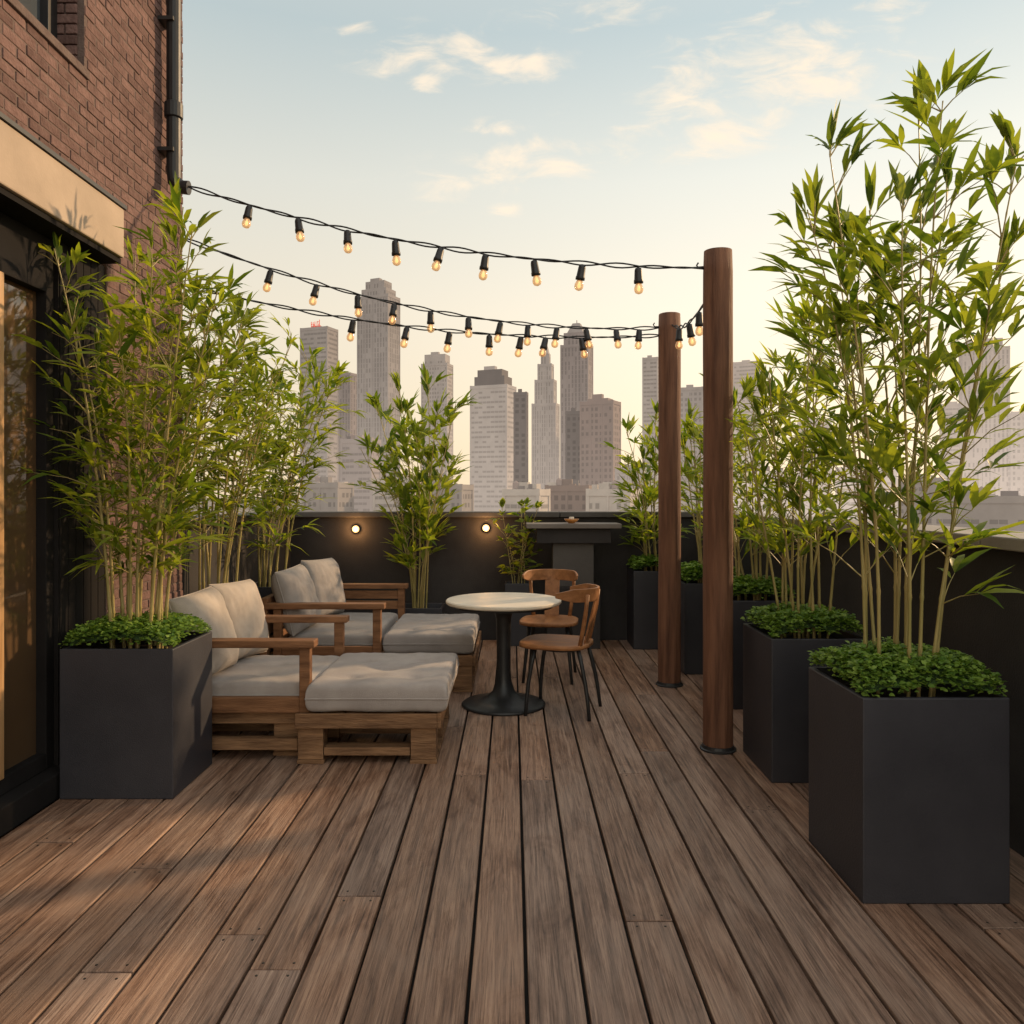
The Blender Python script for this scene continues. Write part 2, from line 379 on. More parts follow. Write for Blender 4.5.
def cover(x,y,z,w,d,h,label,seed,n=1500,ls=.034):
    r=random.Random(seed); m=MB()
    def hz(u,v): return h*(1-.62*(.5*(u*u+v*v))**1.6)*.95+.03*mnoise.noise(Vector((u*2.5+seed,v*2.5,seed)))+.012
    ls*=.70
    for i in range(int(n*2.7)):
        u=r.uniform(-1,1); v=r.uniform(-1,1)
        zz=hz(u,v)*r.uniform(.80,1.05)+r.uniform(-.008,.012)
        if max(abs(u),abs(v))>.93: zz*=r.uniform(.55,1)
        p=Vector((u*w*.492,v*d*.492,max(zz,.036)))
        nrm=Vector((u*.7,v*.7,.55)); a=r.uniform(0,6.28)
        dd=Vector((math.cos(a),math.sin(a),r.uniform(-.2,.8)))+nrm*.5
        L=ls*r.uniform(.7,1.35)
        m.leaf(p,dd,L,L*.74,.25,r.uniform(-.6,.6),.2)
    e=empty('ground_cover_plant',(x,y,z),0,label,'plant','low leafy plants under the bamboo')
    m.build('foliage',M['cover'],e,smooth=True)
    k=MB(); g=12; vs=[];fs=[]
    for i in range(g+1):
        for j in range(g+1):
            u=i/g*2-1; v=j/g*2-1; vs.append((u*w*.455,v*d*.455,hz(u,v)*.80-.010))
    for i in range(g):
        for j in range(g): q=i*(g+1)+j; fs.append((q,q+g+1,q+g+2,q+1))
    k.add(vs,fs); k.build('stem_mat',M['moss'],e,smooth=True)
def bamboo(x,y,z,H,spread,nc,label,seed,mat,start=.3,nb=2,nl=6,L=.15,W=.022,bl=.3,r0=.13,step=.14,cr=.010,lean=(0,0),name='bamboo_plant',cat='bamboo',ybias=1.0,upright=0.0,smin=.15,droop=(.05,.45)):
    r=random.Random(seed); e=empty(name,(x,y,z),0,label,cat,'bamboo and leafy shrubs in planters')
    fo=MB()
    for c in range(nc):
        a=2*math.pi*(c*.382+r.random()*.06); rb=r0*math.sqrt(r.uniform(.1,1))
        h=H*(1.0 if c==0 else r.uniform(.66,.97)); so=spread*(smin+(1-smin)*math.sqrt(c/max(1,nc-1)))*r.uniform(.8,1.05)*(.45 if c==0 else 1)
        b0=Vector((rb*math.cos(a),rb*math.sin(a)*ybias,0)); ln=Vector((so*math.cos(a)+lean[0],so*math.sin(a)*ybias+lean[1],0))
        ph=r.uniform(0,6); wob=.02
        def P(t): return b0+ln*(t**1.7)+Vector((wob*math.sin(ph+4*t),wob*math.cos(ph*1.3+3.4*t),h*t-.04*so*t*t))
        pts=[];rad=[]; ns=int(h/.2)
        for i in range(ns+1):
            t=i/ns; rr=cr*(1-.72*t)*r.uniform(.97,1.03)
            for dt,k in ((-.008,1),(0,1.28),(.008,1)):
                tt=min(max(t+dt,0),1)
                if i==0 and dt<0 or i==ns and dt>0: continue
                pts.append(P(tt)); rad.append(rr*k)
        cm=MB(); cm.tube(pts,rad,7); cm.build('cane',M['cane'],e,smooth=True)
        t=start*r.uniform(.75,1.15)
        while t<1.0:
            base_=P(t)
            for k in range(nb if t<.93 else nb+1):
                if r.random()<.12: continue
                az=r.uniform(0,6.28); el=R(r.uniform(18,62)+upright) if t<.9 else R(r.uniform(40,85))
                env=math.sin(math.pi*min(1,(.22+.72*max(0,t-start)/(1-start))))**.7
                ll=bl*r.uniform(.45,1.15)*max(.35,env)
                bd=Vector((math.cos(az)*math.cos(el),math.sin(az)*math.cos(el)*(.4+.6*ybias),math.sin(el)))
                def B(s): return base_+bd*(ll*s)-Vector((0,0,.22*ll*s*s))
                fo.cur=1; fo.tube([B(0),B(.5),B(1)],[.0030,.0022,.0012],4,False); fo.cur=0
                n=max(2,int(nl*r.uniform(.6,1.3)))
                for q in range(n):
                    s=r.uniform(.3,1) if q>2 else 1.0
                    yaw=R(r.uniform(15,65))*(1 if q%2 else -1)
                    if q==0: yaw=R(r.uniform(-8,8))
                    ld=Matrix.Rotation(yaw,3,'Z')@(bd-Vector((0,0,.32*s)))
                    ld.z+=r.uniform(-.25,.4)+upright*.012
                    LL=L*r.uniform(.6,1.2)
                    fo.leaf(B(s),ld,LL,W*r.uniform(.75,1.2)*(LL/L)**.5,r.uniform(*droop),r.uniform(-.7,.7),.3)
            t+=step/h*r.uniform(.75,1.25)
    fo.build('foliage',[mat,M['cane']],e,smooth=True)
    return e
planter(-1.95,4.20,.56,.52,.74,'charcoal box planter beside the glass door, left front')
cover(-1.95,4.20,.71,.56,.52,.13,'leafy mound in the planter beside the glass door',11)
bamboo(-1.95,4.20,.68,2.34,.36,13,'tall dense bamboo in the planter beside the glass door',21,M['leafA'],start=.27,nb=3,nl=6,L=.175,W=.027,bl=.36,r0=.13,step=.130,lean=(.07,0),upright=4,droop=(.1,.6))
planter(-2.09,5.68,.34,.42,.74,'charcoal box planter hidden behind the near lounge chair back')
bamboo(-2.09,5.68,.66,2.14,.30,11,'bamboo behind the near lounge chair, against the brick corner',22,M['leafA'],start=.36,nb=3,nl=6,L=.175,W=.029,bl=.38,r0=.12,step=.125,lean=(.14,0),upright=4,droop=(.1,.6))
planter(-2.07,6.80,.34,.42,.74,'charcoal box planter hidden behind the far lounge chair back')
bamboo(-2.07,6.80,.66,2.0,.34,11,'bamboo behind the far lounge chair, by the left parapet',23,M['leafA'],start=.34,nb=3,nl=6,L=.185,W=.031,bl=.42,r0=.12,step=.125,lean=(.22,0),upright=4,droop=(.1,.6))
planter(-.93,7.95,.5,.4,.40,'low charcoal planter at the far parapet behind the far ottoman')
bamboo(-.93,7.95,.33,2.28,.56,13,'upright leafy shrub between the two lit wall lamps',24,M['leafB'],start=.30,nb=2,nl=7,L=.21,W=.044,bl=.38,r0=.09,step=.155,cr=.009,name='leafy_shrub',cat='shrub',upright=10)
planter(.06,8.06,.26,.26,.62,'slim charcoal planter behind the table, beside the bar counter')
bamboo(.06,8.06,.56,.84,.18,6,'small leafy plant at far parapet beside the bar counter',25,M['leafB'],start=.2,nb=2,nl=4,L=.11,W=.045,bl=.16,r0=.05,step=.10,cr=.005,name='small_shrub',cat='shrub')
planter(1.40,7.98,.44,.44,.76,'farthest charcoal planter of the right row, in the far corner')
cover(1.40,7.98,.73,.44,.44,.14,'leafy mound in the farthest right planter',12,600,.055)
bamboo(1.40,7.98,.70,1.62,.24,9,'bamboo in the farthest right planter, left of the rear post',26,M['leafA'],start=.26,nb=2,nl=7,L=.18,W=.034,bl=.30,r0=.1,step=.14,lean=(-.05,0),upright=8)
planter(1.68,6.92,.48,.48,.76,'charcoal planter partly behind the rear timber post')
cover(1.68,6.92,.73,.48,.48,.16,'leafy mound between the two timber posts',13,700,.055)
bamboo(1.68,6.92,.70,1.75,.26,9,'bamboo rising between the two timber posts',27,M['leafA'],start=.30,nb=2,nl=7,L=.18,W=.032,bl=.32,r0=.1,step=.14,upright=8)
planter(1.74,5.82,.46,.46,.76,'charcoal planter just behind the front timber post')
cover(1.74,5.82,.73,.46,.46,.15,'leafy mound in the planter just behind the front post',14,900,.048)
bamboo(1.74,5.82,.70,1.55,.24,8,'shorter bamboo just behind the front timber post',28,M['leafA'],start=.30,nb=2,nl=7,L=.18,W=.029,bl=.30,r0=.1,step=.14,lean=(-.03,0),upright=8)
planter(1.60,4.42,.50,.52,.75,'charcoal planter to the right of the front timber post')
cover(1.60,4.42,.72,.50,.52,.14,'leafy mound second from the right foreground',15,1500)
bamboo(1.60,4.42,.69,1.94,.27,12,'bamboo second from the right foreground, thin canes showing',29,M['leafA'],start=.34,nb=2,nl=7,L=.17,W=.026,bl=.31,r0=.13,step=.13,cr=.0085,upright=10)
planter(1.555,3.20,.54,.54,.755,'largest charcoal planter in the right foreground')
cover(1.555,3.20,.725,.54,.54,.14,'leafy mound in the right foreground planter',16,1900,.034)
bamboo(1.555,3.20,.69,2.38,.36,12,'tallest airy bamboo in the right foreground planter',37,M['leafB'],start=.29,nb=2,nl=7,L=.19,W=.030,bl=.36,r0=.13,step=.135,cr=.0078,upright=10,smin=.05,droop=(.1,.55))

# ------------------------------------------------------------------ posts
def post(px,Y,ztop,r,label,seed):
    e=empty('timber_post',(PX(px,Y),Y,0),0,label,'post','round timber posts holding the lights')
    m=MB(); n=28
    vs=[];fs=[]; K=24
    for i in range(K+1):
        z=.012+(ztop-.012)*i/K
        for k in range(n):
            t=2*math.pi*k/n; rr=r*(1+.03*mnoise.noise(Vector((math.cos(t)*2,math.sin(t)*2,z*1.3+seed)))+.03*mnoise.noise(Vector((math.cos(t)*7,math.sin(t)*7,z*.5+seed))))
            if i==K: rr*=.95
            vs.append((rr*math.cos(t),rr*math.sin(t),z+(.008 if i==K else 0)))
    for i in range(K):
        for k in range(n): k2=(k+1)%n; fs.append((i*n+k,i*n+k2,(i+1)*n+k2,(i+1)*n+k))
    fs.append(tuple(range(K*n,K*n+n))); m.add(vs,fs)
    m.build('shaft',M['post'],e,smooth=True)
    m=MB(); m.lathe([(r*1.22,.001),(r*1.22,.010),(r*1.12,.014),(r*1.06,.03),(r*1.0,.031)],28); m.build('base_plate',M['blackmetal'],e)
    m=MB()
    m.tube([(-r*.9,0,ztop-.09),(-r-.03,0,ztop-.09),(-r-.04,0,ztop-.075),(-r-.03,0,ztop-.06)],.005,8); m.build('hook',M['blackmetal'],e,smooth=True)
post(718,4.72,2.93,.086,'front round timber post, nearer and taller in view',1)
post(669.5,6.32,2.92,.088,'rear round timber post beside the far planters',2)

# ------------------------------------------------------------------ string lights
K_=.98
def sp_(pr): return [(a*K_,b*K_) for a,b in pr]
sm=MB(); sm.lathe(sp_([(.006,0),(.019,-.006),(.023,-.02),(.026,-.072),(.029,-.079),(.029,-.096),(.019,-.098)]),14)
bm_=MB(); bm_.lathe(sp_([(.016,-.0981),(.022,-.107),(.028,-.124),(.028,-.139),(.021,-.154),(.006,-.161)]),16)
fm=MB(); fm.lathe(sp_([(.003,-.100),(.007,-.114),(.011,-.132),(.007,-.143),(.001,-.145)]),10)
proto=[None]
def strand(P0,P1,sag,ts,label):
    P0=Vector(P0);P1=Vector(P1)
    e=empty('string_light',P0,0,label,'string light','festoon strings over the deck')
    def C(t): return (P1-P0)*t-Vector((0,0,4*sag*t*(1-t)))
    m=MB(); n=90
    for s in (0,math.pi):
        pts=[]
        for i in range(n+1):
            t=i/n; a=t*(P1-P0).length*16+s
            pts.append(C(t)+Vector((math.sin(t*9)*.004,math.cos(a)*.008,math.sin(a)*.008+.006*math.sin(t*31+s))))
        m.tube(pts,.0055,6)
    m.build('cable',M['blackmetal'],e,smooth=True)
    for t in ts:
        p=C(t)-Vector((0,0,.006))
        if proto[0] is None:
            s=sm.build('socket',M['blackmetal'],e,smooth=True,loc=p); bm_.build('bulb',M['bulb'],s,smooth=True); fm.build('filament',M['filament'],s,smooth=True); proto[0]=s
        else:
            s=copy_tree(proto[0],e); s.location=p
        s.rotation_euler=(R(rnd.uniform(-14,14)),R(rnd.uniform(-14,14)),0)
strand((-2.14,5.25,3.53),(1.13,4.72,2.84),.13,[.135,.235,.335,.43,.52,.605,.695,.785,.885],'festoon string from the black downpipe to the front post')
strand((-2.29,5.52,3.28),(1.155,6.32,2.82),.19,[.17,.26,.34,.415,.49,.57,.64,.70,.765,.83,.90,.955],'festoon string from the brick wall to the rear post, upper one')
strand((-2.29,5.57,2.96),(1.155,6.32,2.76),.13,[.33,.44,.53,.615,.685,.74,.82],'lower festoon string passing behind the bamboo to the rear post')
strand((1.235,4.82,2.83),(1.245,6.22,2.82),.12,[.14,.34,.56,.8],'short festoon string running between the two posts')

# ------------------------------------------------------------------ lounge furniture
def cushion(w,d,h,p=7,q=.36,tufts=(),seed=0,n=44,wr=.006,pinch=.03,puffk=.05):
    m=MB(); vs=[];fs=[]
    def uv(i): return math.sin(math.pi/2*(i/n*2-1))
    idx={}
    for side in (1,-1):
        for i in range(n+1):
            for j in range(n+1):
                u,v=uv(i),uv(j); edge=i in(0,n) or j in(0,n)
                if edge and side==-1: idx[(side,i,j)]=idx[(1,i,j)]; continue
                T=h/2*max(0,(1-abs(u)**p)*(1-abs(v)**p))**q
                nz=mnoise.noise(Vector((u*2.2+seed,v*2.2,seed*.7)))*wr*1.3+mnoise.noise(Vector((u*7+seed,v*5,seed)))*wr*.7
                for tu,tv in tufts:
                    d2=((u-tu)*w/2)**2+((v-tv)*d/2)**2
                    T-=.026*math.exp(-d2/.0010)+.015*math.exp(-d2/.012)
                    T-=.010*math.exp(-((v-tv)*d/2)**2/.0006)*math.exp(-((u-tu)*w/2)**2/.05)
                puff=(1-u*u)*(1-v*v)*h*puffk
                z=side*(T+(puff+nz)*(T/(h/2)))
                X=w/2*u*(1-pinch*(1-abs(v)**2.0)*abs(u)**3*.6); Yv=d/2*v*(1-pinch*(1-abs(u)**2.0)*abs(v)**3*.6)
                idx[(side,i,j)]=len(vs); vs.append((X,Yv,z))
    for side in (1,-1):
        for i in range(n):
            for j in range(n):
                a,b,c,e=idx[(side,i,j)],idx[(side,i+1,j)],idx[(side,i+1,j+1)],idx[(side,i,j+1)]
                fs.append((a,b,c,e) if side==1 else (e,c,b,a))
    m.add(vs,fs)
    pp=MB(); loop=[]
    for i in range(n): loop.append(vs[idx[(1,i,0)]])
    for j in range(n): loop.append(vs[idx[(1,n,j)]])
    for i in range(n,0,-1): loop.append(vs[idx[(1,i,n)]])
    for j in range(n,-1,-1): loop.append(vs[idx[(1,0,j)]])
    pp.tube(loop,.0055,6,False)
    return m,pp
def put_cushion(name,loc,rot,dims,mat,label,cat,seed,tufts=(),p=20,q=.2,wr=.005,pinch=.02,group=None,puffk=.0):
    e=empty(name,loc,0,label,cat,group)
    m,pp=cushion(*dims,p=p,q=q,tufts=tufts,seed=seed,wr=wr,pinch=pinch,puffk=puffk)
    o=m.build('cover',mat,e,smooth=True); o.matrix_local=rot
    pp.build('piping',mat,o,smooth=True)
    return e
def pallet(e,w,d,h,oy=0):
    mat=M['pallet']; bw=.15
    def one(nm,bev,*a):
        m=MB(); m.box(a[0],a[1],a[2]+oy,a[3]+oy,a[4],a[5]); m.build(nm,mat,e,bevel=bev)
    for xx in (0,w-bw):
        for yy in (0,d/2-.06,d-.12): one('block',.004,xx+.004,xx+bw-.004,yy+.004,yy+.116,.022,h-.09)
    for xx in (0,w-bw): one('skid',.003,xx,xx+bw,0,d,0,.021)
    for yy in (0,d/2-.06,d-.12):
        one('rail',.003,bw,w-bw,yy+.006,yy+.105,.045,.090)
        one('stringer',.003,0,w,yy,yy+.12,h-.089,h-.046)
    s=MB(); nx=int(w/.115)
    for i in range(nx): s.box(w*i/nx+.006,w*(i+1)/nx-.006,-.004+oy,d+.004+oy,h-.045,h-.022)
    s.build('top_boards',mat,e,bevel=.003)
    one('edge_board',.003,-.004,w+.004,-.026,-.005,h-.092,h-.012); one('edge_board',.003,-.004,w+.004,d+.005,d+.026,h-.092,h-.012); one('edge_board',.003,w+.005,w+.026,-.026,d+.026,h-.092,h-.012)
H0=.285
def ottoman(x0,x1,y0,y1,label):
    e=empty('pallet_ottoman',(x0,y0,0),0,label,'ottoman','pallet ottomans'); pallet(e,x1-x0,y1-y0,H0+.012); return e
ottoman(-1.20,-.42,4.46,5.40,'near pallet wood ottoman in front of the near lounge chair')
ottoman(-1.02,-.30,6.08,7.15,'far pallet wood ottoman in front of the far lounge chair')
def lounge(x0,x1,y0,y1,label,slats=False):
    w,d=x1-x0,y1-y0
    e=empty('lounge_chair',(x0,y0,0),0,label,'lounge chair','pallet lounge chairs')
    pallet(e,w-.085,d-.2,H0,.10)
    for yy in (0.0,d-.075):
        a=MB(); a.box(.03,w+.03,yy-.012,yy+.087,.640,.682); a.build('armrest',M['arm'],e,bevel=.006)
        a=MB(); a.box(w-.06,w,yy+.008,yy+.067,H0-.06,.639); a.build('arm_post',M['arm'],e,bevel=.004)
        a=MB(); a.box(.10,.16,yy+.008,yy+.067,.0,.639); a.build('arm_post',M['arm'],e,bevel=.004)
        a=MB(); a.box(.161,w-.061,yy+.014,yy+.06,.27,.355); a.build('side_rail',M['arm'],e,bevel=.004)
        a=MB(); a.box(.161,w-.07,yy+.014,yy+.06,.06,.125); a.build('side_rail',M['pallet'],e,bevel=.004)
        if slats and yy>0:
            for zz in (.45,.545):
                a=MB(); a.box(.161,w-.061,yy+.02,yy+.045,zz,zz+.075); a.build('side_slat',M['arm'],e,bevel=.003)
    a=MB()
    a.box(.0,.055,.09,d-.09,.66,.72); a.box(.0,.055,.0,.088,.28,.72); a.box(.0,.055,d-.088,d,.28,.72)
    for i in range(3): a.box(.012,.036,.09,d-.09,.32+.11*i,.40+.11*i)
    a.build('back_frame',M['arm'],e,bevel=.004)
lounge(-2.06,-1.14,4.50,5.46,'near pallet wood lounge chair with open armrests')
lounge(-1.90,-.99,6.02,7.42,'far pallet wood lounge chair with slatted far arm, by the left parapet',True)
I4=Matrix.Identity(4)
put_cushion('seat_cushion',(-1.485,4.97,H0+.070),I4,(.70,.80,.16),M['fabric'],'grey seat cushion on the near lounge chair','cushion',1,((-.0,-.35),(0,.35)),group='grey seat cushions')
put_cushion('seat_cushion',(-.755,4.92,H0+.080),I4,(.79,.95,.165),M['fabric'],'grey cushion on the near ottoman','cushion',2,((-.45,-.5),(.45,-.5),(-.45,.45),(.45,.45),(0,0)),group='grey seat cushions')
put_cushion('seat_cushion',(-1.38,6.72,H0+.070),I4,(.68,1.2,.16),M['fabric3'],'grey seat cushion on the far lounge chair','cushion',3,((0,-.45),(0,.45)),group='grey seat cushions')
put_cushion('seat_cushion',(-.635,6.615,H0+.080),I4,(.69,1.08,.165),M['fabric3'],'grey cushion on the far ottoman','cushion',4,((-.45,-.5),(.45,-.5),(-.45,.45),(.45,.45)),group='grey seat cushions')
def backrot(a,roll=0,yaw=0):
    A=R(a); c,s=math.cos(A),math.sin(A)
    m=Matrix(((0,-s,c,0),(1,0,0,0),(0,c,s,0),(0,0,0,1)))
    return Matrix.Rotation(R(yaw),4,'Z')@m@Matrix.Rotation(R(roll),4,'Z')
for (x,y,z,w,h,a,ro,ya,mt,lb_,sd) in (
  (-1.83,4.745,.68,.52,.50,18,2,-6,'fabric2','sand back cushion nearest the big left planter',11),
  (-1.79,5.24,.685,.48,.50,15,-2,-12,'fabric2','sand back cushion second from the left planter',12),
  (-1.70,6.32,.68,.53,.50,16,2,-6,'fabric3','grey back cushion third from the left planter',13),
  (-1.66,7.02,.69,.55,.50,14,-2,-14,'fabric3','grey back cushion at the far end of the lounge',14)):
    put_cushion('back_cushion',(x,y,z),backrot(a,ro,ya),(w,h,.19),M[mt],lb_,'cushion',sd,p=4.4,q=.42,wr=.010,pinch=.05,group='back cushions on the lounge chairs',puffk=.08)

# ------------------------------------------------------------------ table
t=empty('cafe_table',(-.06,5.72,0),0,'round cafe table with cream top and black trumpet pedestal','table')
m=MB(); m.lathe([(.36,.722),(.405,.727),(.412,.735),(.412,.748),(.405,.755),(.30,.756),(.001,.756)],64); m.build('tabletop',M['tabletop'],t)
m=MB(); m.lathe([(.30,.7),(.355,.705),(.358,.721)],48); m.build('under_plate',M['blackmetal'],t)
m=MB(); m.lathe([(.297,0),(.300,.012),(.285,.022),(.20,.036),(.12,.06),(.08,.10),(.058,.17),(.05,.25),(.05,.45),(.054,.62),(.075,.69),(.11,.699)],48); m.build('pedestal',M['blackmetal'],t,smooth=True)

# ------------------------------------------------------------------ chairs
def make_chair(label):
    e=empty('bentwood_chair',(0,0,0),0,label,'chair','bentwood cafe chairs')
    sz=.49; m=MB(); n=40
    def se(t,a,b,p=3.2):
        c,s=math.cos(t),math.sin(t)
        return (a*math.copysign(abs(c)**(2/p),c), b*math.copysign(abs(s)**(2/p),s)*(1+.06*math.copysign(1,c)*abs(c)))
    rings=[(.93,-.032),(1,-.026),(1,-.004),(.97,0),(.85,-.002),(.6,-.009),(.3,-.012),(.02,-.012)]
    vs=[];fs=[]
    for k,z in rings:
        for i in range(n):
            x,y=se(2*math.pi*i/n,.245,.235); vs.append((x*k+.035,y*k,sz+z))
    for r_ in range(len(rings)-1):
        for i in range(n): j=(i+1)%n; fs.append((r_*n+i,r_*n+j,(r_+1)*n+j,(r_+1)*n+i))
    fs.append(tuple(reversed(range(n)))); fs.append(tuple(range((len(rings)-1)*n,len(rings)*n)))
    m.add(vs,fs); m.build('seat',M['chairwood'],e,smooth=True)
    for sx,sy in ((1,1),(1,-1),(-1,1),(-1,-1)):
        m=MB()
        top=(.15*sx,.15*sy,sz-.03); bot=(.205*sx-(.03 if sx<0 else 0),.195*sy,0)
        pts=[tuple(top[i]+(bot[i]-top[i])*u+(0.012*math.sin(math.pi*u)*sx if i==0 else 0) for i in range(3)) for u in (0,.25,.5,.75,1)]
        m.tube(pts,[.015,.0145,.014,.013,.0125],10); m.build('leg',M['blackmetal'],e,smooth=True)
    m=MB()
    ring=[(.155*math.cos(a*math.pi/12),.155*math.sin(a*math.pi/12),sz-.045) for a in range(25)]
    m.tube(ring,.009,8,False); m.build('seat_ring',M['blackmetal'],e,smooth=True)
    for sy in (1,-1):
        m=MB(); m.tube([(-.16,.15*sy,sz-.02),(-.185,.165*sy,sz+.1),(-.21,.182*sy,sz+.24),(-.222,.185*sy,sz+.345)],[.016,.015,.014,.014],10); m.build('back_post',M['chairwood'],e,smooth=True)
    m=MB(); vs=[];fs=[]; K=28
    for i in range(K+1):
        a=R(92+176*i/K); end=min(i,K-i)/K; hh=.045*min(1,.35+end*4)
        for rr,zz in ((.228,-1),(.245,-1),(.252,1),(.235,1)):
            vs.append((rr*math.cos(a)*1.05+.0,rr*math.sin(a)*.92,sz+.335+zz*hh))
    for i in range(K):
        for k in range(4): k2=(k+1)%4; fs.append((i*4+k,i*4+k2,(i+1)*4+k2,(i+1)*4+k))
    fs.append((3,2,1,0)); fs.append(tuple(K*4+k for k in range(4)))
    m.add(vs,fs); m.build('back_rail',M['chairwood'],e,smooth=False,bevel=.004)
    m=MB(); vs=[];fs=[]
    for i in range(9):
        u=i/8; x=-.165-.075*u; z=sz-.01+.31*u
        for yy,dx in ((-.06,0),(.06,0),(.06,-.012),(-.06,-.012)): vs.append((x+dx,yy,z))
    for i in range(8):
        for k in range(4): k2=(k+1)%4; fs.append((i*4+k,i*4+k2,(i+1)*4+k2,(i+1)*4+k))
    m.add(vs,fs); m.build('splat',M['chairwood'],e,smooth=False)
    return e
c1=make_chair('bentwood chair with black legs in front and right of the table'); c1.location=(.345,5.56,0); c1.rotation_euler.z=R(163)
c2=copy_tree(c1); c2.location=(.31,6.56,0); c2.rotation_euler.z=R(-98); c2['label']='bentwood chair mostly hidden behind the cafe table'

# ------------------------------------------------------------------ bar counter
b=empty('bar_counter',(.6,7.93,0),0,'dark bar counter on a pedestal against the far parapet','counter')
m=MB(); m.box(-.46,.46,-.2,.2,1.175,1.222); m.build('countertop',M['ledge'],b,bevel=.006)
m=MB(); m.box(-.36,.36,-.15,.17,1.03,1.174); m.build('corbel',M['parapet'],b,bevel=.006)
m=MB(); m.frustum(-.20,.20,-.10,.13,.60,1.029,.0,.0); m.build('pedestal',M['coping2'],b,bevel=.006)
m=MB(); m.box(-.26,.26,-.14,.16,0,.599); m.build('plinth',M['parapet'],b,bevel=.006)
b=empty('amber_bowl',(.585,7.86,1.223),0,'small amber bowl on the dark bar counter','bowl')
m=MB(); m.lathe([(.03,0),(.034,.006),(.055,.018),(.075,.042),(.07,.042),(.05,.024),(.001,.016)],28); m.build('bowl',M['amber'],b,smooth=True)
m=MB(); m.lathe([(.001,.018),(.025,.018),(.025,.058),(.02,.062),(.001,.061)],16); m.build('candle',M['tabletop'],b,smooth=True)

# ------------------------------------------------------------------ skyline
TM={}
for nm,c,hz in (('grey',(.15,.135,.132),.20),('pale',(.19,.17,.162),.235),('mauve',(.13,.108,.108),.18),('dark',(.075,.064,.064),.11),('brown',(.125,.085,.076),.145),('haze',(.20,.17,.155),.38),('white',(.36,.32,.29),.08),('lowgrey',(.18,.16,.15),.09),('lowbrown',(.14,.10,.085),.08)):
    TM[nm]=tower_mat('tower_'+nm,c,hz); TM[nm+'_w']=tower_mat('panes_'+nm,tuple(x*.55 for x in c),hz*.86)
RED=emis('red_sign',(.8,.10,.06),.32,(.5,.06,.04))
GZ=-30
trnd=random.Random(77)
def windows(wm,x0,x1,y0,y1,z0,z1,cw=2.9,fh=3.8,style=0):
    e=.06
    nx=max(2,int((x1-x0)/cw)); nz=max(1,int((z1-z0-1)/fh)); ny=max(2,int((y1-y0)/cw))
    fx0,fx1=((.22,.78),(.28,.72),(.06,.97))[style]
    rr=random.Random(int(x1*97+z1*13))
    if style==1: nz_list=[(z0+.8+k*(z1-z0-1)/nz, z0+.8+(k+.86)*(z1-z0-1)/nz) for k in range(nz)]
    else: nz_list=[(z0+.8+k*(z1-z0-1)/nz, z0+.8+k*(z1-z0-1)/nz+fh*(.58 if style==0 else .42)) for k in range(nz)]
    for za,zb in nz_list:
        if zb<-3: continue
        for i in range(nx):
            if rr.random()<.22: continue
            a=x0+(x1-x0)*(i+fx0)/nx; b=x0+(x1-x0)*(i+fx1)/nx
            wm.add([(a,y0-e,za),(b,y0-e,za),(b,y0-e,zb),(a,y0-e,zb)],[(0,1,2,3)])
        for j in range(ny):
            if rr.random()<.22: continue
            a=y0+(y1-y0)*(j+fx0)/ny; b=y0+(y1-y0)*(j+fx1)/ny
            wm.add([(x0-e,b,za),(x0-e,a,za),(x0-e,a,zb),(x0-e,b,zb)],[(0,1,2,3)])
            wm.add([(x1+e,a,za),(x1+e,b,za),(x1+e,b,zb),(x1+e,a,zb)],[(0,1,2,3)])
